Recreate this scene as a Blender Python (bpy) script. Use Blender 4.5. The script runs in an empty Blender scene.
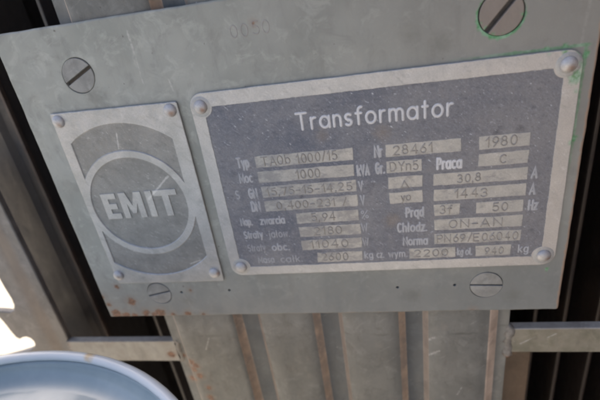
import bpy, math, random
from mathutils import Vector, Matrix
from mathutils.geometry import tessellate_polygon
random.seed(4)
MM = 0.001
sc = bpy.context.scene
col = sc.collection
PI = math.pi
def P(x, z, d): return Vector((x*MM, d*MM, z*MM))     # millimetres: right, up, depth behind the data plate's face

# ------------------------------------------------------------------ camera
cam = bpy.data.cameras.new('camera'); co = bpy.data.objects.new('camera', cam); col.objects.link(co)
right = Vector((0.98129, 0.13360, -0.13863)); down = Vector((-0.06547, -0.44557, -0.89285)); fwd = Vector((-0.18105, 0.88522, -0.42849))
m = Matrix((right, -down, -fwd)).transposed().to_4x4(); m.translation = P(-0.03, 108.04, -241.41)
co.matrix_world = m
cam.sensor_width = 36; cam.lens = 36*422.45/600
cam.clip_start = 0.005; cam.clip_end = 400
cam.dof.use_dof = True; cam.dof.focus_distance = 0.252; cam.dof.aperture_fstop = 6.5
sc.camera = co
# ------------------------------------------------------------------ daylight: sun behind the transformer, its front in open shade
SUN_EL, SUN_AZ = 50, -38
w = bpy.data.worlds.new('World'); sc.world = w; w.use_nodes = True
nt = w.node_tree; bg = nt.nodes['Background']
sky = nt.nodes.new('ShaderNodeTexSky'); sky.sky_type = 'NISHITA'; sky.sun_disc = False
sky.sun_elevation = math.radians(SUN_EL); sky.sun_rotation = math.radians(SUN_AZ)
sky.air_density = .7; sky.dust_density = 4; sky.ozone_density = .3
nt.links.new(sky.outputs[0], bg.inputs[0]); bg.inputs[1].default_value = 0.15
sun = bpy.data.lights.new('sun', 'SUN'); so = bpy.data.objects.new('sun', sun); col.objects.link(so)
sun.energy = 3.5; sun.angle = math.radians(.5); sun.color = (1, .94, .84)
e, a = math.radians(SUN_EL), math.radians(SUN_AZ)
sd = Vector((math.cos(e)*math.sin(a), math.cos(e)*math.cos(a), math.sin(e)))   # towards the sun
so.rotation_euler = sd.to_track_quat('Z', 'Y').to_euler()
sc.view_settings.view_transform = 'Standard'; sc.view_settings.look = 'None'
sc.view_settings.exposure = 1.2; sc.view_settings.gamma = 1
sc.cycles.filter_width = 2.4
sc.cycles.max_bounces = 8

# ------------------------------------------------------------------ materials
class NT:
    def __init__(s, name):
        s.m = bpy.data.materials.new(name); s.m.use_nodes = True; s.t = s.m.node_tree; s.b = s.t.nodes['Principled BSDF']
        g = s.t.nodes.new('ShaderNodeNewGeometry'); v = s.t.nodes.new('ShaderNodeVectorMath'); v.operation = 'SCALE'
        v.inputs['Scale'].default_value = 1000; s.t.links.new(g.outputs['Position'], v.inputs[0]); s.pos = v.outputs[0]; s.geo = g
    def L(s, a, b): s.t.links.new(a, b)
    def setin(s, sock, v):
        if hasattr(v, 'is_output') or isinstance(v, bpy.types.NodeSocket): s.L(v, sock)
        else: sock.default_value = v
    def mapped(s, rot=0, scale=(1,1,1)):
        n = s.t.nodes.new('ShaderNodeMapping'); n.vector_type = 'TEXTURE'; s.L(s.pos, n.inputs[0]); n.inputs['Rotation'].default_value = (0, rot, 0)
        n.inputs['Scale'].default_value = scale; return n.outputs[0]
    def noise(s, size, detail=4, rough=.6, vec=None, dist=0):          # size: feature size in mm
        n = s.t.nodes.new('ShaderNodeTexNoise'); s.L(vec or s.pos, n.inputs['Vector']); n.inputs['Scale'].default_value = 1/size
        n.inputs['Detail'].default_value = detail; n.inputs['Roughness'].default_value = rough; n.inputs['Distortion'].default_value = dist
        return n.outputs['Fac']
    def ramp(s, v, a, b):
        n = s.t.nodes.new('ShaderNodeMapRange'); n.interpolation_type = 'SMOOTHSTEP'; s.setin(n.inputs[0], v); n.inputs[1].default_value = a; n.inputs[2].default_value = b; return n.outputs[0]
    def math(s, op, a, b=0., c=0.):
        n = s.t.nodes.new('ShaderNodeMath'); n.operation = op; s.setin(n.inputs[0], a); s.setin(n.inputs[1], b); s.setin(n.inputs[2], c); return n.outputs[0]
    def mix(s, f, a, b):
        n = s.t.nodes.new('ShaderNodeMix'); n.data_type = 'RGBA'; s.setin(n.inputs[0], f)
        for k, v in ((6, a), (7, b)):
            if isinstance(v, tuple): v = (*v, 1) if len(v) == 3 else v
            s.setin(n.inputs[k], v)
        return n.outputs[2]
    def dist(s, x, z):
        n = s.t.nodes.new('ShaderNodeVectorMath'); n.operation = 'MULTIPLY'; s.L(s.pos, n.inputs[0]); n.inputs[1].default_value = (1, 0, 1)
        q = s.t.nodes.new('ShaderNodeVectorMath'); q.operation = 'DISTANCE'; s.L(n.outputs[0], q.inputs[0]); q.inputs[1].default_value = (x, 0, z); return q.outputs['Value']
    def spots(s, pts, soft=.8, wob=4., size=2.6):                       # irregular blotches of given radius
        nn = s.noise(size, 5, .7); out = None
        for x, z, r in pts:
            d = s.math('ADD', s.dist(x, z), s.math('MULTIPLY', s.math('SUBTRACT', nn, .5), wob*2))
            k = s.ramp(d, r+soft, r-soft); out = k if out is None else s.math('MAXIMUM', out, k)
        return out
    def seg(s, x0, z0, x1, z1, wd):                                      # a pale scratch or painted glint between two points
        dx, dz = x1-x0, z1-z0; l = math.hypot(dx, dz); dx /= l; dz /= l
        n = s.t.nodes.new('ShaderNodeVectorMath'); n.operation = 'SUBTRACT'; s.L(s.pos, n.inputs[0]); n.inputs[1].default_value = ((x0+x1)/2, 0, (z0+z1)/2)
        d1 = s.t.nodes.new('ShaderNodeVectorMath'); d1.operation = 'DOT_PRODUCT'; s.L(n.outputs[0], d1.inputs[0]); d1.inputs[1].default_value = (dx, 0, dz)
        d2 = s.t.nodes.new('ShaderNodeVectorMath'); d2.operation = 'DOT_PRODUCT'; s.L(n.outputs[0], d2.inputs[0]); d2.inputs[1].default_value = (-dz, 0, dx)
        a = s.ramp(s.math('ABSOLUTE', d1.outputs['Value']), l/2+.6, l/2-.8)
        b = s.ramp(s.math('ADD', s.math('ABSOLUTE', d2.outputs['Value']), s.math('MULTIPLY', s.math('SUBTRACT', s.noise(1.5, 3), .5), wd*1.6)), wd+.3, wd-.35)
        return s.math('MULTIPLY', a, b)
    def axis(s, k):
        n = s.t.nodes.new('ShaderNodeSeparateXYZ'); s.L(s.pos, n.inputs[0]); return n.outputs[k]
    def done(s, color, rough=.5, metal=0., bump=None, strength=.3, dist=.2, spec=.5):
        b = s.b; s.setin(b.inputs['Base Color'], color if not isinstance(color, tuple) else (*color, 1)); s.setin(b.inputs['Roughness'], rough); s.setin(b.inputs['Metallic'], metal)
        b.inputs['Specular IOR Level'].default_value = spec
        if bump is not None:
            n = s.t.nodes.new('ShaderNodeBump'); n.inputs['Strength'].default_value = strength; n.inputs['Distance'].default_value = dist*MM
            s.L(bump, n.inputs['Height']); s.L(n.outputs[0], b.inputs['Normal'])
        return s.m
RUST = (.26, .10, .045); GREEN = (.05, .27, .08)

def painted(name, c0, c1, fleck=(.5,.5,.48), rusty=None, green=None, tan=None, scr_glints=(), rough=.55, dirt=.65, size=30, extra=None, fleckamt=.71, wear_or_light=None):
    n = NT(name)
    big = n.noise(size, 3, .55); c = n.mix(n.ramp(big, .3, .72), c0, c1)
    dz = n.mapped(0, (1, 1, 3.5)); st = n.noise(7, 5, .65, dz)             # drips run down
    c = n.mix(n.math('MULTIPLY', n.ramp(st, .5, .8), dirt), c, tuple(v*.62 for v in c0))
    fine = n.noise(.9, 3, .7); c = n.mix(n.math('MULTIPLY', n.ramp(fine, .55, .8), .25), c, tuple(v*.75 for v in c0))
    bl = n.ramp(n.noise(19, 6, .7, None, .8), .5, .72); c = n.mix(n.math('MULTIPLY', bl, .85*dirt), c, tuple(v*.58 for v in c0))
    fl = n.ramp(n.noise(2.3, 3, .6), fleckamt, fleckamt+.05); c = n.mix(n.math('MULTIPLY', fl, .7), c, fleck)
    cl = n.ramp(n.noise(11, 6, .72, None, .6), .5, .68); c = n.mix(n.math('MULTIPLY', cl, .5), c, tuple(min(1, v*1.3) for v in c0))
    sc_ = n.ramp(n.noise(4, 5, .75, n.mapped(-.5, (5, 1, .5))), .6, .75); c = n.mix(n.math('MULTIPLY', sc_, .3), c, fleck)
    pit = n.ramp(n.noise(3.1, 2, .5, n.mapped(1.0)), .76, .8); c = n.mix(n.math('MULTIPLY', pit, .8), c, (.07, .06, .05))
    rg = rough
    for sgm in scr_glints: c = n.mix(n.math('MULTIPLY', n.math('MULTIPLY', n.seg(*sgm), n.ramp(n.noise(2.2, 4, .7), .35, .6)), .6), c, (.55, .55, .53))
    if wear_or_light: c = wear_or_light(n, c)
    if tan: c = n.mix(tan(n), c, (.36, .25, .18))
    if rusty: 
        k = n.spots(rusty, .9, 3.4, 3.4); c = n.mix(n.math('MULTIPLY', n.spots([(x, z, r+2.5) for x, z, r in rusty], 2.5), .3), c, (.27, .2, .15))
        c = n.mix(k, c, n.mix(n.ramp(n.noise(1.4, 5, .7), .35, .65), (.09, .05, .035), (.28, .145, .09)))
    if green: c = n.mix(n.math('MULTIPLY', n.spots(green, 1., 2.6, 3.5), .85), c, n.mix(n.ramp(n.noise(2.5, 3), .35, .6), GREEN, (.20, .38, .24)))
    h = n.math('ADD', n.math('MULTIPLY', n.noise(1.1, 3, .6), .35), n.math('MULTIPLY', big, 2.2))
    rr = n.t.nodes.new('ShaderNodeMapRange'); n.L(n.noise(10, 6, .75, n.mapped(0, (1, 1, 2.5))), rr.inputs[0]); rr.inputs[1].default_value = .3; rr.inputs[2].default_value = .7; rr.inputs[3].default_value = rg-.22; rr.inputs[4].default_value = rg+.12
    return n.done(c, rr.outputs[0], 0., h, .6, .3)

M = {}
def edge_tan(n):      # paint rubbed off along the plate's right and bottom edges
    x = n.axis(0); wv = n.math('MULTIPLY', n.math('SUBTRACT', n.noise(6, 4, .7), .5), 3.2)
    z = n.axis(2)
    b = n.math('MULTIPLY', n.ramp(n.math('SUBTRACT', n.math('MULTIPLY', z, -1), wv), 104.0, 105.2), n.ramp(n.noise(9, 3), .45, .6))
    return n.math('MULTIPLY', n.math('MAXIMUM', n.ramp(n.math('ADD', x, wv), 112.6, 113.9), b), .8)
def plate_warm(n, c):  # brown bounce light towards the top right, put into the paint colour
    x = n.axis(0); z = n.axis(2)
    k = n.ramp(n.math('ADD', n.math('ADD', x, n.math('MULTIPLY', z, 1.1)), n.math('MULTIPLY', n.noise(60, 3), 80)), 10, 240)
    c = n.mix(n.math('MULTIPLY', k, .7), c, (.205, .198, .185))
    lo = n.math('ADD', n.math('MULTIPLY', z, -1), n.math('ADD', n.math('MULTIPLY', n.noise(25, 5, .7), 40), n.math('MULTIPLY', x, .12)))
    c = n.mix(n.math('MULTIPLY', n.ramp(lo, 40, 118), .72), c, (.155, .168, .172))     # weaker light low on the plate, put into the colour
    d_ = n.spots([(38, 76, 5), (22, 82, 3), (-167, 70, 6), (-150, -90, 3), (20, -90, 4), (85, -92, 4)], 5, 6)
    c = n.mix(n.math('MULTIPLY', d_, .45), c, (.14, .145, .13))
    wv = n.math('MULTIPLY', n.math('SUBTRACT', n.noise(4, 5, .7), .5), 2.4)
    ring = n.math('MULTIPLY', n.ramp(n.math('ADD', n.math('ABSOLUTE', n.math('SUBTRACT', n.dist(67.1, 86.9), 11.4)), wv), 1.1, .3), n.ramp(n.math('ADD', z, n.math('MULTIPLY', x, .35)), 121, 104))
    tope = n.math('MULTIPLY', n.math('MULTIPLY', n.ramp(n.math('ADD', n.math('ABSOLUTE', n.math('SUBTRACT', z, 66.6)), wv), 1.2, .3), n.ramp(n.math('ADD', x, n.math('MULTIPLY', n.noise(14, 3), 60)), 60, 110)), n.ramp(x, 112, 109))
    rght = n.math('MULTIPLY', n.math('MULTIPLY', n.ramp(n.math('ADD', n.math('ABSOLUTE', n.math('SUBTRACT', x, 108.6)), wv), 1.3, .2), n.ramp(n.math('ADD', z, n.math('MULTIPLY', n.noise(9, 3), 30)), 5, 40)), n.ramp(z, 68, 65))
    k = n.math('MAXIMUM', ring, n.math('MAXIMUM', n.math('MULTIPLY', tope, .7), n.math('MULTIPLY', rght, .6)))
    return n.mix(n.math('MULTIPLY', k, .85), c, n.mix(n.ramp(n.noise(5, 3), .35, .65), (.06, .27, .10), (.25, .46, .31)))
M['plate'] = painted('grey plate paint', (.365, .382, .355), (.265, .284, .262), scr_glints=[(-134.3, 105, -134, 91, .7), (-133.8, 90, -133.9, 74, .35), (-117.4, 76, -116, 68, .5), (106, 66, 107.5, 88, .8), (-152, -84, -147, -98, .5)],
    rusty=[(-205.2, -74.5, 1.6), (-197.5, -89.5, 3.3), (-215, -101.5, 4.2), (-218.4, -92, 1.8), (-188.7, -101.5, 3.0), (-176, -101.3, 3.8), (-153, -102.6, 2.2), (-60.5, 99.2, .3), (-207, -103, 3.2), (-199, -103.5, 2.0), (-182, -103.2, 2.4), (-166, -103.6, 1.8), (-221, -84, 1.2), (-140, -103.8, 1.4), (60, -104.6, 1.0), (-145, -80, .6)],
    green=[(67.1+11.4*math.cos(math.radians(t)), 86.9+11.4*math.sin(math.radians(t)), q) for t, q in ((150, .3), (172, .9), (195, .6), (212, 1.3), (228, 1.7), (246, 1.4), (264, .9), (285, .9), (305, .3), (335, .5), (352, .8))]+[(109, 62, 1.6), (109, 17, 1.7), (99, 67.4, 1.1), (90, 67, 1.0), (104, -71, .9)], tan=edge_tan, wear_or_light=plate_warm, size=45, fleckamt=.735)
M['screw'] = painted('grey screw paint', (.30, .305, .295), (.22, .225, .215), green=[(67.1+10*math.cos(math.radians(t)), 86.9+10*math.sin(math.radians(t)), q) for t, q in ((200, .3), (222, 1.1), (250, .9), (275, .3), (350, .3))], size=8, wear_or_light=lambda n, c: n.mix(n.math('MULTIPLY', n.ramp(n.axis(2), -20, 60), n.ramp(n.axis(0), -40, 60)), c, (.24, .21, .185)))
M['stamp'] = painted('stamped plate paint', (.315, .315, .30), (.27, .27, .26), rusty=[(-60.5, 99.2, .2)], size=12)
def panel_dirt(n, c):     # old water line and soot smudges
    z = n.math('ADD', n.axis(2), n.math('MULTIPLY', n.noise(22, 5, .7), 9)); ln = n.ramp(n.math('ABSOLUTE', n.math('ADD', z, 124)), 1.6, .4)
    c = n.mix(n.math('MULTIPLY', n.math('MULTIPLY', ln, n.ramp(n.noise(30, 2), .45, .6)), .5), c, (.06, .06, .055))
    c = n.mix(n.math('MULTIPLY', n.ramp(n.noise(9, 6, .75, n.mapped(0, (1, 1, 1.6)), 1.), .52, .7), .45), c, (.075, .072, .066))
    return n.mix(n.math('MULTIPLY', n.ramp(n.noise(13, 6, .75), .54, .72), .3), c, (.24, .225, .20))
M['panel'] = painted('panel paint', (.178, .184, .175), (.128, .134, .128), scr_glints=[(26, -141, 35.6, -132.2, .9), (29.7, -152.6, 38.5, -145.3, .8), (9, -154, 12.6, -150, 1.3), (9.3, -174.6, 12.4, -167.5, 1.4), (51.7, -192.8, 55.3, -183.7, .4), (-149.1, -144, -143.2, -130.7, .5)], wear_or_light=panel_dirt,  # pale flecks by the third groove are sun glints put into the colour
    rusty=[(-167.4, -159, 3.4), (-166.6, -168, 3.2), (-163.5, -163, 2.8), (-163, -175, 3.4), (-157.5, -189.4, 2.2), (-174.6, -186, 2.8), (-159.4, -202, 3.2), (-172, -170, 1.8), (-176, -158, 1.6), (-169, -181, 2)], size=50, dirt=.7)
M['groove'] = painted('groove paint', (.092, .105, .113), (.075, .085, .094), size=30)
def fold(name, a, b, k): return painted(name, a, b, size=14, dirt=.7, fleckamt=.75, rusty=k, tan=None)  # bevel colours hold the warm light that falls on the folds
M['fold'] = fold('warm lit fold', (.42, .32, .24), (.24, .205, .175), None)
M['fold_pale'] = fold('warm lit fold pale', (.28, .235, .20), (.22, .185, .16), None)
M['fold_edge'] = fold('warm lit outer fold', (.52, .43, .36), (.36, .29, .24), [(-168, -166, 2.5), (-167, -185, 2)])
M['bar'] = painted('crossbar paint', (.36, .355, .33), (.28, .265, .235), rusty=[(-187, -157, 3.2), (-286, -145, 1.5), (120, -123, 2.2)], size=18, dirt=.8, fleckamt=.74)
M['bar_brown'] = painted('dirty crossbar paint', (.27, .25, .20), (.18, .175, .13), rusty=[(120, -130, 1.2)], scr_glints=[(115, -140, 121, -136, .4), (97, -146, 107, -139, .5)], size=12, dirt=.8, fleckamt=.74)
M['weld'] = painted('weld paint', (.26, .25, .23), (.13, .12, .11), rusty=[(-180, -172, 3), (89, -160, 2)], size=5)
def stripes(n, c):
    x = n.axis(0)
    w_ = n.math('ADD', x, n.math('MULTIPLY', n.math('SUBTRACT', n.noise(16, 5, .7), .5), 9))
    k = n.math('MULTIPLY', n.ramp(w_, -291, -298), n.ramp(w_, -312, -302))
    return n.mix(n.math('MULTIPLY', k, .6), c, (.17, .13, .10))
M['upright'] = painted('upright paint', (.20, .19, .178), (.145, .135, .122), wear_or_light=stripes, rusty=[(-320, -48, 2.2)], size=30)
M['fin'] = painted('shaded fin colour', (.060, .055, .051), (.048, .043, .04), fleck=(.08, .07, .06), size=60)  # fins darkened: the shade they stand in is put into the colour
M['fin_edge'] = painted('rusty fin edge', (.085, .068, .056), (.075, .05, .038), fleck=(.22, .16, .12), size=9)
M['wall'] = painted('shaded tank colour', (.09, .062, .05), (.11, .078, .062), fleck=(.04, .03, .03), size=80)  # shade of the gaps between fins put into the tank colour
M['deep'] = painted('deep shade fin colour', (.026, .018, .015), (.020, .014, .012), fleck=(.04, .03, .02), size=40)  # right-hand fins near black, deep shade put into the colour
M['brown_blocker'] = painted('brown blocker paint', (.17, .115, .08), (.13, .09, .065), size=90)
M['brown'] = painted('brown lug', (.135, .09, .058), (.10, .068, .043), fleck=(.3, .2, .14), size=20)
n = NT('soil'); M['ground'] = n.done(n.mix(n.noise(300, 6), (.36, .31, .24), (.50, .44, .35)), .9, 0., n.noise(40, 6), .5, 10)

# oxidised aluminium
def alu(name, c0, c1, rough=.45, metal=.45, rusty=None, green=None, tanx=False, scr_glints=()):
    n = NT(name)
    c = n.mix(n.ramp(n.noise(16, 4, .6), .3, .7), c0, c1)
    c = n.mix(n.math('MULTIPLY', n.ramp(n.noise(1.4, 5, .75, n.mapped(.8, (2.2, 1, .8))), .5, .75), .4), c, tuple(v*.6 for v in c0))
    c = n.mix(n.math('MULTIPLY', n.ramp(n.noise(1.9, 4, .7, n.mapped(.75, (2, 1, .7))), .6, .76), .6), c, (.78, .79, .81))
    for sgm in scr_glints: c = n.mix(n.math('MULTIPLY', n.seg(*sgm), .55), c, (.75, .75, .75))
    if tanx: c = n.mix(n.math('MULTIPLY', n.ramp(n.math('ADD', n.axis(0), n.math('MULTIPLY', n.noise(12, 4), 20)), 0, 130), .5), c, (.52, .48, .44))
    c = n.mix(n.math('MULTIPLY', n.ramp(n.noise(7, 6, .75, n.mapped(.78, (1.8, 1, .8))), .5, .7), .5), c, tuple(v*.62 for v in c0))
    c = n.mix(n.math('MULTIPLY', n.ramp(n.noise(5, 6, .78, n.mapped(.78, (1.8, 1, .8))), .54, .68), .4), c, tuple(min(1, v*1.4) for v in c1))
    if rusty: c = n.mix(n.math('MULTIPLY', n.spots(rusty, 1.6, 1.6), .75), c, (.26, .13, .07))
    if name == 'value strip aluminium': c = n.mix(n.math('MULTIPLY', n.ramp(n.math('ADD', n.noise(6, 6, .78, n.mapped(0, (2, 1, 1))), n.math('MULTIPLY', n.ramp(n.math('ADD', n.axis(0), n.axis(2)), 60, -100), .12)), .52, .68), .55), c, (.19, .20, .225))
    if green: c = n.mix(n.math('MULTIPLY', n.spots(green, 1.2, 2.6, 3.5), .8), c, n.mix(n.ramp(n.noise(2.5, 3), .35, .6), GREEN, (.33, .52, .40)))
    h = n.math('ADD', n.math('MULTIPLY', n.noise(.8, 4, .7), .4), n.math('MULTIPLY', n.noise(22, 2), 3.))
    gr = n.noise(.75, 4, .8); c = n.mix(n.math('MULTIPLY', n.ramp(gr, .42, .62), .3), c, tuple(v*.6 for v in c0))
    return n.done(c, n.ramp(n.noise(3, 4), -1.2+rough, 1.6+rough), metal, h, .6, .3)
M['emblem'] = alu('emblem aluminium', (.40, .415, .42), (.50, .51, .52), scr_glints=[(-134.5, 15.1, -154.1, -1.1, .55), (-158, 37, -163, 36, .4)])
M['emblem_low'] = alu('emblem recess aluminium', (.225, .232, .23), (.30, .307, .305), .5, .25, scr_glints=[(-134.5, 15.1, -154.1, -1.1, .6), (-161, 47, -163.2, 36, .35), (-138, -55, -129, -52, .4)])
M['letter'] = alu('emblem letter aluminium', (.42, .43, .44), (.50, .51, .51), scr_glints=[(-134.5, 15.1, -154.1, -1.1, .7)])
M['border'] = alu('data plate aluminium', (.46, .47, .475), (.54, .545, .545), .5, .3, green=[(104.5, 51.5, 3.4), (106, 57, 2.2), (105, 62.5, 1.8), (106, 44, 1), (98, 64.8, 1.0), (91, 64.8, .7), (107.2, 15, 1.2)], tanx=True, rusty=[(103, -65.5, .4), (105.8, -61, .6)])
M['field'] = alu('value strip aluminium', (.40, .405, .40), (.47, .47, .46), .5, .3, green=[(66, -48.8, .9)])
M['ink'] = alu('worn white lettering', (.44, .46, .50), (.36, .38, .42), .6, .1)
M['ink_bold'] = alu('white heading lettering', (.64, .66, .70), (.56, .58, .62), .6, .1)
M['ink_faint'] = alu('rubbed lettering', (.40, .42, .455), (.32, .335, .37), .6, .1)
M['dent'] = alu('stamped strokes', (.335, .33, .32), (.26, .255, .25), .5, .3)
M['grime'] = painted('slot grime', (.05, .043, .038), (.035, .03, .027), size=4)
M['rivet'] = alu('rivet aluminium', (.48, .48, .49), (.54, .54, .54), .28, .5, rusty=[(-196.6, 56.5, 1.2), (-119.5, 56, 1.5), (-99.2, 56, 1.3), (101.2, 56.6, 1.4), (-117.7, -63, .9), (-197, -62.4, .6), (102.5, -60.2, 1.2)])  # brown spots at the rivets' lower right are painted warm reflections
M['rim_ring'] = alu('rivet seat', (.42, .43, .435), (.40, .41, .415), .5, .3, green=[(105, 53, 1.6), (106.3, 58, 1)])
n = NT('blue black etched paint')
c = n.mix(n.ramp(n.noise(40, 4, .6), .35, .65), (.115, .132, .175), (.205, .215, .24))
c = n.mix(n.math('MULTIPLY', n.ramp(n.noise(9, 5, .7), .45, .75), .6), c, (.235, .235, .25))
xg = n.ramp(n.math('ADD', n.axis(0), n.math('MULTIPLY', n.noise(30, 4), 60)), -20, 130)
c = n.mix(n.math('MULTIPLY', xg, .55), c, (.245, .238, .24))
dk = n.ramp(n.noise(5, 5, .7, n.mapped(0, (2.5, 1, 1))), .52, .72)
c = n.mix(n.math('MULTIPLY', dk, .55), c, (.075, .082, .115))
fl = n.ramp(n.noise(1.25, 4, .7, n.mapped(.78, (2.6, 1, .7))), .5, .8)
c = n.mix(n.math('MULTIPLY', fl, .8), c, (.32, .34, .385))
fl2 = n.ramp(n.noise(1.7, 3, .65, n.mapped(.78, (1.9, 1, .7))), .64, .74)
c = n.mix(n.math('MULTIPLY', fl2, .9), c, (.62, .66, .72))
br = n.spots([(5, 31, 4), (-30, 33, 3), (8, -28, 4.5)], 3.5, 5); c = n.mix(n.math('MULTIPLY', br, .45), c, (.27, .22, .17))
gg = n.noise(.8, 5, .85); c = n.mix(n.math('MULTIPLY', n.ramp(gg, .5, .66), .5), c, (.33, .34, .37)); c = n.mix(n.math('MULTIPLY', n.ramp(n.noise(1.3, 4, .8, n.mapped(.6, (1.8, 1, 1))), .54, .68), .5), c, (.085, .092, .115))
bk = n.spots([(68, 25.2, .9), (80, 25.6, 1.3), (64, 14.4, .6), (-48, -6.6, .8), (-30, -27.4, 1.2), (92, -40, .6)], 2.4, 4); c = n.mix(n.math('MULTIPLY', bk, .6), c, (.045, .045, .06))
M['etched'] = n.done(c, .5, .1, n.noise(1.1, 5, .75), .8, .3)
n = NT('blue grey dish enamel')
M['dish'] = n.done(n.mix(n.ramp(n.noise(45, 4), .3, .7), (.27, .335, .36), (.34, .40, .42)), .2, 0., n.noise(50, 3), .3, 2.)
n = NT('lit dish rim enamel')
M['dish_rim'] = n.done(n.mix(n.spots([(-200, -89, 3)], 3, 3), n.mix(n.noise(40, 4), (.60, .63, .64), (.70, .72, .72)), (.6, .45, .26)), .3, 0.)  # sky highlight on the rim put into its pale colour

# ------------------------------------------------------------------ builders
def obj(name, verts, faces, mat, parent=None, smooth=False, mats=None, fm=None):
    me = bpy.data.meshes.new(name); me.from_pydata([tuple(v) for v in verts], [], faces); me.validate()
    o = bpy.data.objects.new(name, me); col.objects.link(o)
    for mm in (mats or [mat]): me.materials.append(mm)
    if fm:
        for pl, k in zip(me.polygons, fm): pl.material_index = k
    if smooth: 
        for pl in me.polygons: pl.use_smooth = True
    if parent:
        o.parent = parent
        b = Vector(); q = parent
        while q: b += q.location; q = q.parent
        o.location = -b
    return o
def thing(name, label, cat, loc, group=None):
    o = bpy.data.objects.new(name, None); o.empty_display_size = .01; col.objects.link(o); o.location = loc
    o['label'] = label; o['category'] = cat
    if group: o['group'] = group
    return o
def tag(o, label, cat, group=None):
    o['label'] = label; o['category'] = cat
    if group: o['group'] = group
    return o
def circ(cx, cz, r, n=32, a0=0, a1=2*PI, close=False):
    k = n if not close else n-1
    return [(cx+r*math.cos(a0+(a1-a0)*i/k), cz+r*math.sin(a0+(a1-a0)*i/k)) for i in range(n)]
def ccw(p):
    s = sum(p[i][0]*p[(i+1) % len(p)][1]-p[(i+1) % len(p)][0]*p[i][1] for i in range(len(p)))
    return p if s > 0 else p[::-1]
def inset(p, t):
    out = []; N = len(p)
    for i in range(N):
        a, b, c = p[i-1], p[i], p[(i+1) % N]
        d1 = Vector((b[0]-a[0], b[1]-a[1])).normalized(); d2 = Vector((c[0]-b[0], c[1]-b[1])).normalized()
        n1 = Vector((-d1.y, d1.x)); n2 = Vector((-d2.y, d2.x)); mm_ = n1+n2
        l = mm_.length; mm_ = mm_/l if l > 1e-6 else n1
        k = t/max(.4, mm_.dot(n1)); out.append((b[0]+mm_.x*k, b[1]+mm_.y*k))
    return out
def slab(outer, holes=(), back=3, front=0, bev=.3, segs=3, hb=0.):
    """flat piece seen from -y: rounded rim, open holes; returns verts, faces"""
    outer = ccw(list(outer)); V = []; F = []; rings = []
    def ring(p, d): i = len(V); V.extend(P(x, z, d) for x, z in p); return list(range(i, i+len(p)))
    rings.append(ring(outer, back)); 
    for k in range(segs+1):
        t = k/segs*PI/2; rings.append(ring(inset(outer, bev*(1-math.cos(t))), front+bev*(1-math.sin(t))))
    N = len(outer)
    for r0, r1 in zip(rings, rings[1:]):
        for i in range(N): F.append((r0[i], r0[(i+1) % N], r1[(i+1) % N], r1[i]))
    top = [rings[-1]]; backs = [rings[0]]
    for h in holes:
        h = ccw(list(h))[::-1]; n_ = len(h)
        r2 = ring(h, back)
        if hb > 0:
            hh = ccw(h); r1 = ring(h, front+hb); r0 = ring(inset(hh, -hb)[::-1], front)
            for a_, b_ in ((r2, r1), (r1, r0)):
                for i in range(n_): F.append((a_[i], a_[(i+1) % n_], b_[(i+1) % n_], b_[i]))
        else:
            r0 = ring(h, front)
            for i in range(n_): F.append((r2[i], r2[(i+1) % n_], r0[(i+1) % n_], r0[i]))
        top.append(r0); backs.append(r2)
    for loops, d in ((top, 1), (backs, -1)):
        idx = [i for l in loops for i in l]
        for t in tessellate_polygon([[Vector((V[i].x, V[i].z, 0)) for i in l] for l in loops]):
            f_ = [idx[i] for i in t]
            nn = (V[f_[1]]-V[f_[0]]).cross(V[f_[2]]-V[f_[0]])
            if nn.y*d > 0: f_ = f_[::-1]
            F.append(tuple(f_))
    return V, F
def rough(p, amp, step=1.5, seed=1):
    rnd = random.Random(seed); out = []; N = len(p); o1 = 0.
    for i in range(N):
        a, b = Vector(p[i]), Vector(p[(i+1) % N]); l = (b-a).length; k = max(1, int(l/step)); nn = Vector((-(b-a).y, (b-a).x)).normalized()
        for q in range(k):
            o1 = .6*o1+.4*rnd.uniform(-amp, amp)*1.8; v = a+(b-a)*(q/k)+nn*o1; out.append((v.x, v.y))
    return out
def merge(parts):
    V = []; F = []
    for v, f in parts:
        k = len(V); V += list(v); F += [tuple(i+k for i in q) for q in f]
    return V, F
def rrect(x0, z0, x1, z1, r, n=6):
    if r <= 0: return [(x0, z0), (x1, z0), (x1, z1), (x0, z1)]
    p = []
    for cx, cz, a in ((x1-r, z0+r, -PI/2), (x1-r, z1-r, 0), (x0+r, z1-r, PI/2), (x0+r, z0+r, PI)):
        p += circ(cx, cz, r, n, a, a+PI/2, True)
    return p
def lathe(profile, x, z, n=28):   # profile: (radius, depth) from the rim to the apex, axis along y
    V = []; F = []
    for r, d in profile: V += [P(x+r*math.cos(2*PI*i/n), z+r*math.sin(2*PI*i/n), d) for i in range(n)]
    for k in range(len(profile)-1):
        for i in range(n): F.append((k*n+i, k*n+(i+1) % n, (k+1)*n+(i+1) % n, (k+1)*n+i))
    V.append(P(x, z, profile[-1][1])); c_ = len(V)-1; k = len(profile)-1
    for i in range(n): F.append((k*n+i, k*n+(i+1) % n, c_))
    return V, F
def box(x0, x1, z0, z1, d0, d1, b=.4): return slab(rrect(x0, z0, x1, z1, b, 3), back=d1, front=d0, bev=b)

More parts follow.
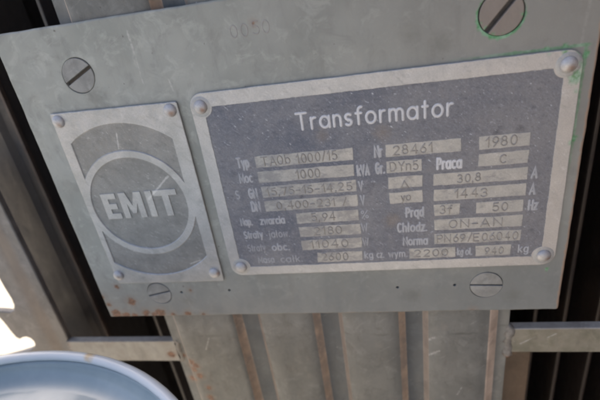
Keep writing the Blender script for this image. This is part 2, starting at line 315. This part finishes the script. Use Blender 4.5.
# ---- a stroke alphabet: cap height 1; every letter is swept as a low rounded ridge
def A(cx, cy, rx, ry, a0, a1, n=11): return [(cx+rx*math.cos(math.radians(a0+(a1-a0)*i/(n-1))), cy+ry*math.sin(math.radians(a0+(a1-a0)*i/(n-1)))) for i in range(n)]
X = .68
G = {
 'T': (.7, [[(0,1),(.7,1)], [(.35,1),(.35,0)]]), 'A': (.7, [[(0,0),(.35,1),(.7,0)], [(.12,.32),(.58,.32)]]), 'E': (.55, [[(.55,1),(0,1),(0,0),(.55,0)], [(0,.52),(.48,.52)]]),
 'M': (.8, [[(0,0),(0,1),(.4,.2),(.8,1),(.8,0)]]), 'N': (.65, [[(0,0),(0,1),(.65,0),(.65,1)]]), 'O': (.62, [A(.31,.5,.31,.5,90,450,19)]), 'I': (.0, [[(0,0),(0,1)]]),
 'C': (.6, [A(.33,.5,.33,.5,50,310,13)]), 'G': (.65, [A(.33,.5,.33,.5,50,360,15)+[(.4,.5)]]), 'D': (.62, [[(0,0),(0,1),(.25,1)]+A(.25,.5,.37,.5,80,-80,9)+[(.25,0),(0,0)]]),
 'P': (.55, [[(0,0),(0,1),(.3,1)]+A(.3,.74,.25,.26,80,-80,7)+[(.3,.48),(0,.48)]]), 'S': (.55, [A(.28,.74,.26,.26,40,250,9)+A(.28,.25,.27,.25,80,-140,9)]),
 'Y': (.6, [[(0,1),(.3,.5),(.6,1)], [(.3,.5),(.3,0)]]), 'V': (.62, [[(0,1),(.31,0),(.62,1)]]), 'W': (.9, [[(0,1),(.22,0),(.45,.8),(.68,0),(.9,1)]]), 'H': (.62, [[(0,0),(0,1)], [(.62,0),(.62,1)], [(0,.5),(.62,.5)]]),
 '0': (.52, [A(.26,.5,.26,.5,90,450,17)]), '1': (.26, [[(0,.72),(.22,1),(.22,0)]]), '2': (.52, [A(.26,.74,.25,.26,160,-30,9)+[(0,0),(.52,0)]]), '3': (.5, [A(.23,.75,.23,.25,150,-90,9), A(.23,.26,.26,.26,90,-150,9)]),
 '4': (.56, [[(.42,0),(.42,1),(0,.3),(.56,.3)]]), '5': (.5, [[(.45,1),(.06,1),(.03,.57)]+A(.23,.32,.27,.32,120,-140,10)]), '6': (.5, [[(.4,1),(.06,.5)], A(.25,.3,.25,.3,0,360,14)]),
 '7': (.5, [[(0,1),(.5,1),(.15,0)]]), '8': (.5, [A(.25,.76,.2,.24,0,360,12), A(.25,.27,.25,.27,0,360,12)]), '9': (.5, [A(.25,.7,.25,.3,0,360,14), [(.48,.6),(.12,0)]]),
 '-': (.42, [[(0,.45),(.42,.45)]]), '/': (.35, [[(0,-.05),(.35,1.05)]]), '.': (.05, [[(0,0),(.04,.03)]]), ',': (.08, [[(.06,.05),(0,-.18)]]), ' ': (.25, []), '%': (.8, [A(.16,.8,.14,.18,0,360,9), A(.62,.2,.14,.18,0,360,9), [(.68,1),(.1,0)]]),
 'a': (.62, [A(.31,.34,.31,.34,0,360,17), [(.62,X),(.62,0)]]), 'b': (.55, [[(0,1),(0,0)], A(.28,.34,.27,.34,0,360,13)]), 'c': (.5, [A(.3,.34,.3,.34,55,305,11)]), 'd': (.55, [[(.55,1),(.55,0)], A(.27,.34,.27,.34,0,360,13)]),
 'e': (.55, [[(.02,.36),(.54,.36)]+A(.28,.34,.28,.34,0,300,12)]), 'f': (.36, [A(.36,.8,.2,.22,80,180,6)+[(.16,0)], [(0,.66),(.36,.66)]]), 'g': (.55, [A(.27,.34,.27,.34,0,360,13), [(.55,X),(.55,-.1)]+A(.28,-.1,.27,.2,0,-150,7)]),
 'h': (.5, [[(0,0),(0,1)], A(.25,.43,.25,.25,180,0,9)+[(.5,0)]]), 'i': (.02, [[(0,0),(0,X)], [(0,.9),(0,.95)]]), 'j': (.15, [[(.12,X),(.12,-.15),(0,-.3)], [(.12,.9),(.12,.95)]]), 'k': (.48, [[(0,0),(0,1)], [(.45,X),(0,.28)], [(.14,.4),(.48,0)]]), 'l': (.02, [[(0,0),(0,1)]]),
 'm': (.86, [[(0,0),(0,X)], A(.22,.46,.21,.22,180,0,8)+[(.43,0)], A(.65,.46,.21,.22,180,0,8)+[(.86,0)]]), 'n': (.46, [[(0,0),(0,X)], A(.23,.44,.23,.24,180,0,9)+[(.46,0)]]), 'o': (.62, [A(.31,.34,.31,.34,0,360,17)]),
 'p': (.55, [[(0,X),(0,-.32)], A(.28,.34,.27,.34,0,360,13)]), 'r': (.3, [[(0,0),(0,X)], A(.24,.4,.24,.27,180,75,6)]), 's': (.42, [A(.22,.5,.19,.17,40,250,8)+A(.2,.17,.21,.17,75,-140,8)]), 't': (.34, [[(.17,.95),(.17,0)], [(0,.66),(.34,.66)]]),
 'u': (.46, [[(0,X),(0,.24)]+A(.23,.24,.23,.24,180,360,9), [(.46,X),(.46,0)]]), 'w': (.7, [[(0,X),(.17,0),(.35,.6),(.53,0),(.7,X)]]), 'y': (.5, [[(0,X),(.26,0)], [(.5,X),(.16,-.32)]]), 'z': (.45, [[(0,X),(.45,X),(0,0),(.45,0)]]),
 'ł': (.2, [[(.1,0),(.1,1)], [(0,.4),(.2,.62)]]), 'ą': (.62, [A(.31,.34,.31,.34,0,360,17), [(.62,X),(.62,0),(.56,-.2),(.66,-.26)]]), 'Δ': (.8, [[(0,0),(.4,.8),(.8,0),(0,0)]]),
}
def stroke(pts, hw, h, d):
    pts = [Vector(p) for p in pts]
    q = [pts[0]]
    for p in pts[1:]:
        if (p-q[-1]).length > 1e-4: q.append(p)
    closed = (q[0]-q[-1]).length < 1e-3 and len(q) > 3
    if closed: q = q[:-1]
    N = len(q); V = []; F = []; prof = ((-1, 0), (-.8, .75), (-.3, 1), (.3, 1), (.8, .75), (1, 0)); K = len(prof); secs = []
    for i, p in enumerate(q):
        a = q[i-1] if (i > 0 or closed) else p; b = q[(i+1) % N] if (i < N-1 or closed) else p
        d1 = (p-a) if (p-a).length > 0 else (b-p); d2 = (b-p) if (b-p).length > 0 else (p-a)
        d1 = d1.normalized(); d2 = d2.normalized(); n1 = Vector((-d1.y, d1.x)); n2 = Vector((-d2.y, d2.x)); mt = (n1+n2)
        mt = mt.normalized() if mt.length > .1 else n1
        secs.append((p, mt*(hw/max(.45, mt.dot(n1))), 1.))
    if not closed:
        d1 = (q[1]-q[0]).normalized(); d2 = (q[-1]-q[-2]).normalized()
        secs = [(q[0]-d1*hw*.9, secs[0][1]*.25, .2), (q[0]-d1*hw*.6, secs[0][1]*.75, .8)]+secs+[(q[-1]+d2*hw*.6, secs[-1][1]*.75, .8), (q[-1]+d2*hw*.9, secs[-1][1]*.25, .2)]
    for p, nrm, k in secs: V += [P(p.x+nrm.x*u, p.y+nrm.y*u, d-h*t*k+(.02 if t == 0 else 0)) for u, t in prof]
    S_ = len(secs)
    for i in range(S_ if closed else S_-1):
        j = (i+1) % S_
        for k in range(K-1): F.append((i*K+k, i*K+k+1, j*K+k+1, j*K+k))
    return V, F
def lettering(name, s, x0, x1, zb, cap, hw, d, mat, parent, h=.18, gap=.2, jit=0., caphw=None):
    adv = 0; L = []
    for ch in s:
        wd, ps = G[ch]; L.append((adv, ps)); adv += wd+gap
    tot = adv-gap; sx = (x1-x0-2*hw)/max(tot, .01) if tot > .05 else 1
    if x1 <= x0: sx = cap
    parts = []
    for k, (ax, ps) in enumerate(L):
        jx, jz, sl = random.uniform(-jit, jit), random.uniform(-jit, jit), random.uniform(-jit, jit)*.12
        for r, p in enumerate(ps):
            parts.append(stroke([(x0+hw+(ax+a_)*sx+jx+sl*b_*cap, zb+b_*cap+jz) for a_, b_ in p], hw, h+.006*(r+(k % 3)*.3), d))
    V, F = merge(parts)
    return obj(name, V, F, mat, parent, smooth=True)

# ------------------------------------------------------------------ ground, tank
R = 60000
g = obj('ground', [P(-R, -1150, -R), P(R, -1150, -R), P(R, -1150, R), P(-R, -1150, R)], [(0, 1, 2, 3)], M['ground']); g['kind'] = 'structure'
tw = obj('tank_wall', *box(-510, 1100, -1000, 1000, 200, 1000, 8), M['wall'])
tag(tw, 'dark steel tank wall far behind the plates and fins', 'tank wall')

nb = thing('light_blocker_bank', 'brown steel radiator bank added out of view at right to cut the light', 'blocker', P(700, -1150, -300))  # unseen bank added to block sky light from the right
for i in range(9): obj('blocker_panel', *box(470+4*(i % 2), 900, -1100, 1000, -900+i*115, -900+i*115+70, 6), M['brown_blocker'], nb)
obj('blocker_core', *box(500, 870, -1149, 1040, -905, 150, 6), M['brown_blocker'], nb)

# ------------------------------------------------------------------ ribbed panel
def extrude(profile, z0, z1, mats, fmat, name, parent=None, smooth=False, thick=1.5, solid=False):
    V = []; F = []; fm = []; n_ = len(profile)
    zs = [z0+(z1-z0)*i/12 for i in range(13)]
    for z in zs: V += [P(x, z, d) for x, d in profile]
    for k in range(12):
        for i in range(n_-1): F.append((k*n_+i, k*n_+i+1, (k+1)*n_+i+1, (k+1)*n_+i)); fm.append(fmat[i])
    if solid:      # a closed profile needs no back skin, only its two ends and its rear face
        for k in range(12): F.append((k*n_+n_-1, k*n_, (k+1)*n_, (k+1)*n_+n_-1)); fm.append(0)
        F.append(tuple(range(n_))[::-1]); F.append(tuple(12*n_+i for i in range(n_))); fm += [0, 0]
        return obj(name, V, F, None, parent, mats=mats, fm=fm, smooth=smooth)
    b0 = len(V)
    for z in zs: V += [P(x, z, d+thick) for x, d in profile]
    for k in range(12):
        for i in range(n_-1): F.append((b0+k*n_+i, b0+(k+1)*n_+i, b0+(k+1)*n_+i+1, b0+k*n_+i+1)); fm.append(fmat[i])
        for i in (0, n_-1): 
            F.append((k*n_+i, (k+1)*n_+i, b0+(k+1)*n_+i, b0+k*n_+i)); fm.append(fmat[min(i, n_-2)])
    return obj(name, V, F, None, parent, mats=mats, fm=fm, smooth=smooth)
prof = []; fmt = []
def seg_to(x, d, mt): 
    if prof: fmt.append(mt)
    prof.append((x, d))
def bulge(x0, x1):
    for i in range(1, 11): t = i/10; seg_to(x0+(x1-x0)*t, 4.5+(2.6 if x0 > -168 else 1.6)*(2*t-1)**4, 0)
seg_to(-181, 12, 0); seg_to(-173.5, 12, 0)
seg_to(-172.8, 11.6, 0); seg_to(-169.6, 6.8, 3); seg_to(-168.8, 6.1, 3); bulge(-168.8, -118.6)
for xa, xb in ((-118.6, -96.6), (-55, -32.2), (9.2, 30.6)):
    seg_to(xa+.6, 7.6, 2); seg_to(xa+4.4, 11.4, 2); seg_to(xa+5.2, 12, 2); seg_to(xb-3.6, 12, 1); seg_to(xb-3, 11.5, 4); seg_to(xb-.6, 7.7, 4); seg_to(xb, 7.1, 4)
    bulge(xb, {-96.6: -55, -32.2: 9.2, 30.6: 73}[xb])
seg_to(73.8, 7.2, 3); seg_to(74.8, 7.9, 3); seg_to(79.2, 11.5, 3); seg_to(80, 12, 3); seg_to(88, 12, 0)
panel = thing('ribbed_panel', 'grey corrugated steel panel with vertical folds, tinted as warmly lit, running behind the mounting plate', 'steel panel', P(-46, -330, 12))
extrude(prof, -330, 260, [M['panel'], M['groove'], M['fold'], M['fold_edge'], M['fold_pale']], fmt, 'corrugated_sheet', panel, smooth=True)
def weld(x, z0, z1, d, r, parent):
    V = []; F = []; n_ = 9; K = 10; rnd = random.Random(int(x*7)); J = 9
    for k in range(K+1):
        z = z0+(z1-z0)*k/K
        for i in range(J):
            a_ = 2*PI*i/J; rr = r*(1+.35*rnd.uniform(-1, 1))*(0.35 if k in (0, K) else 1)
            V.append(P(x+rr*math.cos(a_), z, d+rr*.7*math.sin(a_)))
    for k in range(K):
        for i in range(J): F.append((k*J+i, k*J+(i+1) % J, (k+1)*J+(i+1) % J, (k+1)*J+i))
    F.append(tuple(range(J))); F.append(tuple(K*J+i for i in range(J)))
    return obj('weld_bead', V, F, M['weld'], parent, smooth=True)

# ------------------------------------------------------------------ crossbars
cl = thing('crossbar', 'pale grey flat crossbar under the lower left corner of the mounting plate', 'crossbar', P(-232, -165, 15))
obj('bar_body', *box(-286, -178.5, -165, -141.6, 12, 18, .8), M['bar'], cl)
weld(-178.5, -167, -139, 13.5, 3.2, cl); weld(-285.5, -165, -141, 13, 1.6, cl)
cr = thing('crossbar', 'dirty grey brown crossbar welded to the right edge of the corrugated panel', 'crossbar', P(180, -155, 15))
V, F = box(87.5, 420, -154.5, -131.0, 12, 18.5, .8)
o = obj('bar_body', V, F, None, cr, mats=[M['bar_brown'], M['bar']])
for pl in o.data.polygons:
    if pl.center.z > -.1322: pl.material_index = 1
weld(88.8, -160, -127, 13, 3.4, cr)
br = obj('mounting_lug', *box(91, 113, -420, -166, 30, 36, 1), M['brown'])  # warm light on this strip is put into its brown colour
tag(br, 'vertical lug tinted brown as warmly lit below the right crossbar', 'lug')

# ------------------------------------------------------------------ upright at far left
out = [(-285, 30), (-285, -420), (-380, -420), (-385, -166), (-362, -163), (-344, -158), (-330, -153.5), (-325.5, -150), (-323, -147), (-322.4, -143), (-324, -139.5), (-327.5, -137.6), (-332, -138.4), (-336, -140.3), (-339, -138),
       (-341, -131), (-342.5, -122), (-345, -113), (-353, -109.5), (-353, -106), (-339.9, -106.8), (-331, -108), (-325.5, -105.8), (-322.4, -100), (-321.6, -93), (-322.5, -80), (-322.6, -30), (-322.6, -12), (-322.6, 30)]
up = tag(obj('steel_upright', *slab(out, back=19, front=14, bev=1.2), M['upright']), 'grey brown steel upright with a notched left edge against the bright ground', 'steel upright')

# ------------------------------------------------------------------ cooling fins
def fin(x0, x1, d, label, z0=-700, z1=400, ridge=None, depth=60, edge=True):
    t = thing('cooling_fin', label, 'cooling fin', P((x0+x1)/2, z0, d+depth/2))
    pr = [(x0, d+depth), (x0, d+4), (x0+2, d+1)]
    if ridge: pr += [(ridge-7, d+1), (ridge-3, d-3), (ridge+3, d-3), (ridge+7, d+1)]
    pr += [(x1-2, d+1), (x1, d+3), (x1, d+depth)]
    extrude(pr, z0, z1, [M['fin']], [0]*20, 'fin_sheet', t, solid=True)
    if edge: obj('fin_edge', *box(x1-1.6, x1+1.0, z0, z1, d-.5, d+3.2, .5), M['fin_edge'], t)
    return t
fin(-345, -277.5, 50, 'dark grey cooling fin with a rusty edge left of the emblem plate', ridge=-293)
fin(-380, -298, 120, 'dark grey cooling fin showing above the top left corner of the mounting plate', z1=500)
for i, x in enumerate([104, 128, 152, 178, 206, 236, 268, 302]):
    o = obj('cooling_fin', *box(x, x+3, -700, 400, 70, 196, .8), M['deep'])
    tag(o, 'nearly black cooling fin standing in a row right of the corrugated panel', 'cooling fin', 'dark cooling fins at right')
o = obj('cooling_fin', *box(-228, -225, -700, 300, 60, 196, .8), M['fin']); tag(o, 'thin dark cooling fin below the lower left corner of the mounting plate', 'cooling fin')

# ------------------------------------------------------------------ mounting plate
MPF = 2.0
mp = thing('mounting_plate', 'large painted grey steel plate with slotted screws, rust spots and green paint traces', 'mounting plate', P(-53, -105, 3))
screws = [(-174, 84.1, 10.3, 24.7, 2.1, 2.4, 'slotted screw with a wide dark slot above the emblem'), (67.1, 86.9, 10.6, 49, 2.7, 2.6, 'slotted screw ringed with green paint'), (-171.2, -82, 9.6, 12.5, 1.1, 1.2, 'slotted screw below the emblem'), (67.9, -82.6, 10.3, -2.4, 1.2, 1.3, 'slotted screw with a thin level slot')]
drill = [(-152.8, -81.6), (-114, -81), (9.4, -82.6), (47.6, -82)]
holes = []
for k, (x, z, r, an, sw, sdp, lb) in enumerate(screws):
    rnd = random.Random(k)
    holes.append([(x+(r+(.4, .45, .28, .22)[k]+(.3, .3, .25, .22)[k]*math.sin(i*2*PI/48*2+k*2)+.1*rnd.uniform(-1, 1))*math.cos(2*PI*i/48), z+(r+(.4, .45, .28, .22)[k]+(.3, .3, .25, .22)[k]*math.sin(i*2*PI/48*2+k*2))*math.sin(2*PI*i/48)) for i in range(48)])
for x, z in drill: holes.append(circ(x, z, .95, 14))
outl = rough(rrect(-221.7, -105, 114.8, 113.2, 1.6, 5), .22, 4, 8)
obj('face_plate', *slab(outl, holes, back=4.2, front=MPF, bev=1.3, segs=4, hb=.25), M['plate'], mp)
def screw(x, z, r, an, sw, sdp, lb):
    parts = []
    c_, s_ = math.cos(math.radians(an)), math.sin(math.radians(an))
    for sg in (1, -1):
        a0 = math.asin(sw/2/r); pts = [(r*math.cos(t), r*math.sin(t)) for t in [a0+(PI-2*a0)*i/26 for i in range(27)]]
        pts = [(u*sg, v*sg) for u, v in pts]
        pts = [(x+u*c_-v*s_, z+u*s_+v*c_) for u, v in pts]
        parts.append(slab(pts, back=MPF+2.4, front=MPF-.25, bev=.35, segs=2))
    k0 = sum(len(p[1]) for p in parts)
    parts.append(slab(circ(x, z, r-.05, 30), back=MPF+3.6, front=MPF-.25+sdp, bev=.05, segs=1))
    V, F = merge(parts)
    o = obj('screw', V, F, None, mp, mats=[M['screw'], M['grime']], fm=[0]*k0+[1]*(len(F)-k0)); o['label'] = lb
for s_ in screws: screw(*s_)
lettering('stamped_number', '0050', -74.5, -51.5, 93.2, 6.4, .42, MPF+.02, M['stamp'], mp, h=.16, gap=.32, jit=.25)

def rivet(x, z, r, h, base, parent):
    pr = [(r*1.02, base), (r, base-.25)]+[(r*math.cos(t), base-.25-(h-.25)*math.sin(t)) for t in [PI/2*i/8 for i in range(1, 8)]]+[(.2, base-h)]
    return obj('rivet', *lathe(pr, x, z), M['rivet'], parent, smooth=True)

# ------------------------------------------------------------------ emblem plate
ep = thing('emblem_plate', 'small riveted aluminium maker plate with raised EMIT lettering inside a ring', 'emblem plate', P(-158, -70, 1))
EC = (-161.8, -4.9)
eo = [(-201.6, 63.6), (-202.2, 61), (-202.3, 30), (-201.7, -30), (-200.9, -69), (-200.2, -70.2), (-116, -70.8), (-115.2, -70), (-114.7, -30), (-114.8, 30), (-115.3, 61.3), (-116, 62.3)]
obj('base_sheet', *slab(inset(ccw(eo), .25), back=MPF, front=.62, bev=.1, segs=1), M['emblem_low'], ep)
def arcpts(r, a0, a1, n=40): return [(EC[0]+r*math.cos(a0+(a1-a0)*i/(n-1)), EC[1]+r*math.sin(a0+(a1-a0)*i/(n-1))) for i in range(n)]
def lune(xl, xr, sg):
    RB, RR = 58.0, 40.2; pts = []
    aL = math.acos((xl-EC[0])/RB); aR = math.acos((xr-EC[0])/RB); bL = math.acos((xl-EC[0])/RR); bR = math.acos((xr-EC[0])/RR)
    pts = arcpts(RB, sg*aR, sg*aL)+arcpts(RR, sg*bL, sg*bR)
    return pts
obj('raised_face', *slab(rough(ccw(eo), .14, 2.5, 3), [arcpts(34.9, 0, 2*PI*63/64, 64), lune(-194.8, -124.6, 1), lune(-197.2, -123.4, -1)], back=.64, front=0, bev=.45, hb=.45), M['emblem'], ep)
def blocky(name, polys):
    # one mesh for each letter's outline
    obj(name, *merge([slab(p, back=.65, front=.08, bev=.22, segs=2) for p in polys]), M['letter'], ep)
zt, zb_ = 5.6, -14.2
def box2(*r): return [(r[0], r[1]), (r[2], r[1]), (r[2], r[3]), (r[0], r[3])]
blocky('raised_letter', [[(-188.6, zb_), (-177.4, zb_), (-177.4, zb_+4.4), (-183.8, zb_+4.4), (-183.8, -6.5), (-178.4, -6.5), (-178.4, -2.3), (-183.8, -2.3), (-183.8, zt-4.3), (-177.6, zt-4.3), (-177.6, zt), (-188.6, zt)]])
blocky('raised_letter', [[(-175.2, zb_), (-170.7, zb_), (-170.7, -3.2), (-168.3, zb_+3.6), (-165.3, zb_+3.6), (-162.9, -3.2), (-162.9, zb_), (-158.3, zb_), (-158.3, zt), (-163.6, zt), (-166.8, -4.6), (-170.0, zt), (-175.2, zt)]])
blocky('raised_letter', [box2(-155.2, zb_, -150.4, zt)])
blocky('raised_letter', [[(-143.3, zb_), (-138.4, zb_), (-138.4, zt-4.4), (-132.4, zt-4.4), (-132.4, zt), (-149.2, zt), (-149.2, zt-4.4), (-143.3, zt-4.4)]])
for x, z in ((-197.6, 58.3), (-120.6, 57.6), (-120.8, -63.2), (-198.0, -62.4)): rivet(x, z, 4.1, 2.4, 0, ep)

# ------------------------------------------------------------------ data plate
dp = thing('data_plate', 'long riveted data plate headed Transformator with rows of stamped figures', 'data plate', P(0, -66, 1))
do = rrect(-107.2, -66.2, 107.4, 65.6, 8, 8)
obj('sheet', *slab(inset(ccw(do), .3), back=MPF, front=.5, bev=.1, segs=1), M['border'], dp)
def notch(x0, z0, x1, z1, cs, r=8.5):
    p = []
    for (cx, cz), (sx, sz) in zip(cs, ((1, -1), (1, 1), (-1, 1), (-1, -1))):
        ex = x1 if sx > 0 else x0; ez = z1 if sz > 0 else z0
        # where the notch circle meets the two straight edges
        dx = math.sqrt(max(0, r*r-(ez-cz)**2)); dz = math.sqrt(max(0, r*r-(ex-cx)**2))
        pa = (cx-sx*dx, ez); pb = (ex, cz-sz*dz)
        a = math.atan2(pa[1]-cz, pa[0]-cx); b = math.atan2(pb[1]-cz, pb[0]-cx)
        if sx*sz > 0: a, b = b, a      # order for counter-clockwise travel
        dlt = (b-a+PI) % (2*PI)-PI
        p += [(cx+r*math.cos(a+dlt*i/7), cz+r*math.sin(a+dlt*i/7)) for i in range(8)]
    return p
RV = [(100.4, -59), (100.6, 58.2), (-100.8, 57.6), (-99.4, -58.8)]
inner = notch(-99.3, -59.2, 99.0, 57.0, RV, 7.0)
inner = rough(inner, .17, .9, 5)
obj('border', *slab(rough(do, .12, 2, 2), [inner], back=.52, front=0, bev=.35, hb=.1), M['border'], dp)
obj('etched_ground', *slab(inset(ccw(inner), -.15), back=.51, front=.28, bev=.05, segs=1), M['etched'], dp)
for k, (x, z) in enumerate(RV):
    rg = lathe([(6.6, .08), (5.9, -.1), (5.0, -.28), (4.4, -.3), (3.0, -.2)], x, z); obj('rivet_seat', *rg, M['rim_ring'], dp, smooth=True)
    rivet(x, z, 4.3, 2.7, .0, dp)
lettering('heading', 'Transformator', -45, 44.8, 37.5, 9.8, .84, .3, M['ink_bold'], dp, h=.22, gap=.32)
# value strips: x0, x1, top, bottom, text, text x0, x1
def row(k): t = 23.5-10.45*k; return t, t-8.0
def strip(x0, x1, k, text=None, tx0=0, tx1=0, hgt=5.6, dz=0., jit=.22, top=None):
    t, b = row(k)
    j = random.Random(int(x0*10)+k)
    pts = [(x0+j.uniform(-.3, .3), b), (x1+j.uniform(-.3, .3), b+.1), (x1+j.uniform(-.2, .3), t), (x0+j.uniform(-.3, .3), t-.1)]
    pts = rough(pts, .22, 1.6, int(x0*7)+k)
    f_ = obj('value_strip', *slab(pts, back=.4, front=.1, bev=.12, segs=2), M['field'], dp)
    if text: lettering('stamped_value', text, tx0, tx1, b+1.2+dz, hgt, .42, .11, M['dent'], f_, h=.34, gap=.3, jit=jit)
strip(-73.9, -13, 0, 'TAOb 1000/15', -70.5, -22.5)
strip(-73.8, -12.9, 1, '1000', -50, -34)
strip(-73.6, -12.9, 2, '15,75-15-14,25', -71, -15.5, 5)
strip(-73.3, -12.9, 3, '0,400-231 /', -66, -19.5, 5)
strip(-53.6, -12.7, 4, '5,94', -44, -28)
strip(-53.3, -12.5, 5, '2180', -43.8, -24.5)
strip(-53.3, -12.5, 6, '11040', -47.8, -21.5)
strip(-43.5, -12.6, 7, '2600', -40.7, -22.5)
strip(6.6, 49, 0, '28461', 10.5, 33.2, 5.4)
strip(58.8, 85.7, 0, '1980', 62.2, 79)
strip(6.5, 27, 1, 'DYn5', 8, 25, 5.6)
strip(58.9, 85.8, 1, 'C', 70, 74.2, 5)
strip(7, 27.1, 2, 'Δ', 14.2, 19.2, 5, -.6)
strip(7.1, 27.1, 3, 'yo', 13.6, 20.2, 5, .6)
strip(33.7, 86, 2, '30,8', 47, 60.8, 5)
strip(33.9, 86.2, 3, '1443', 45.5, 64.6, 5.4)
strip(34.1, 49.2, 4, '3f', 37, 44.4, 5.6)
strip(59, 85.5, 4, '50', 68, 77, 5.4)
strip(34.1, 85.7, 5, 'ON-AN', 42.6, 74.5, 5.4)
strip(34.1, 85.8, 6, 'PN69/E06040', 35.2, 84.5, 5.4)
strip(18.3, 46.9, 7, '2200', 21, 42.5, 5)
strip(59.3, 80.9, 7, '940', 64.8, 76.4, 5)
def cap_(text, x0, x1, zb, cp, hw=.55, mt='ink'): lettering('caption', text, x0, x1, zb, cp, hw, .3, M[mt], dp, h=.14, gap=.3)
cap_('Typ', -86.6, -77.8, 16.8, 6.2, .7); cap_('Moc', -87, -77.6, 6.2, 6.2, .6, 'ink')
cap_('S', -91.8, -88.8, -5, 5.6, .5, 'ink_faint'); cap_('GN', -83, -76.4, -5.2, 6.4, .75); cap_('DN', -83, -76.2, -14.8, 6.4, .75)
cap_('Nap.', -92.8, -84, -25.2, 5.2, .6, 'ink'); cap_('zwarcia', -79, -61.5, -25.2, 5.2, .62, 'ink')
cap_('Straty', -92.4, -78.5, -35.6, 5.2, .62, 'ink'); cap_('jałow.', -74.8, -60, -35.8, 5.2, .42, 'ink_faint')
cap_('Straty', -91.6, -78.6, -46.2, 5.2, .42, 'ink_faint'); cap_('obc.', -74.5, -61.5, -46.4, 5.2, .62, 'ink')
cap_('Masa', -86, -74, -56.2, 5, .45, 'ink_faint'); cap_('całk.', -69.8, -54, -56.4, 5, .42, 'ink_faint')
cap_('kVA', -11.8, -3.4, 5.2, 6.4, .78); cap_('V', -11.6, -8.2, -5, 6, .65); cap_('V', -11.2, -7.8, -14.8, 6, .65); cap_('%', -11.6, -6, -25, 5.4, .4)
cap_('W', -12, -7.6, -34.6, 5.6, .5, 'ink'); cap_('W', -12, -7.6, -45.8, 5.6, .5, 'ink_faint'); cap_('kg', -11.5, -5.4, -55.8, 5, .5); cap_('cz.', -3.4, 1.8, -55.8, 5, .45)
cap_('wym.', 4.4, 17, -55.8, 5, .45)
cap_('Nr', -.8, 5, 16.4, 6.6, .85); cap_('Gr.', -.6, 5.8, 5.6, 6.6, .8); cap_('Praca', 35.2, 50.2, 5.4, 6.6, .82, 'ink_bold')
cap_('A', 88, 92.2, -4.6, 6.4, .78); cap_('A', 87.9, 92, -15.2, 6.4, .78); cap_('Hz', 88.2, 94.2, -25.6, 6.2, .75)
cap_('Prąd', 16.4, 28.2, -25.8, 6.2, .75); cap_('Chłodz.', 10.8, 30, -36.6, 6.2, .7); cap_('Norma', 14, 30.4, -46.8, 5.8, .68)
cap_('kg', 48.2, 52.4, -56.2, 5, .5); cap_('ol.', 53.2, 57.8, -56.2, 5, .5); cap_('kg', 85, 91.6, -56, 5.4, .5)

# ------------------------------------------------------------------ dish in front
dc = (-231, -224); DZ = -90
dish = thing('metal_dish', 'out of focus pale blue grey round metal dish with a bright rolled rim', 'dish', P(dc[0], DZ-40, dc[1]))
def lathe_z(profile, n=96):    # profile: (radius, height)
    V = []; F = []
    for r, z in profile: V += [P(dc[0]+r*math.cos(2*PI*i/n), z, dc[1]+r*math.sin(2*PI*i/n)) for i in range(n)]
    for k in range(len(profile)-1):
        for i in range(n): F.append((k*n+i, k*n+(i+1) % n, (k+1)*n+(i+1) % n, (k+1)*n+i))
    return V, F
RO = 177
rimp = [(RO-3.2+3.4*math.cos(t), DZ-3+3.2*math.sin(t)) for t in [2*PI*i/14 for i in range(15)]]
obj('rim', *lathe_z(rimp), M['dish_rim'], dish, smooth=True)
obj('bowl', *lathe_z([(RO-1, DZ-4), (RO-2, DZ-34), (RO-9, DZ-34), (RO-5.5, DZ-4), (RO-6.5, DZ-8), (RO-8.5, DZ-13), (RO-11.5, DZ-16.5), (RO-15, DZ-18.6), (RO-20, DZ-19), (RO-32, DZ-19), (100, DZ-19), (.5, DZ-19)]), M['dish'], dish, smooth=True)
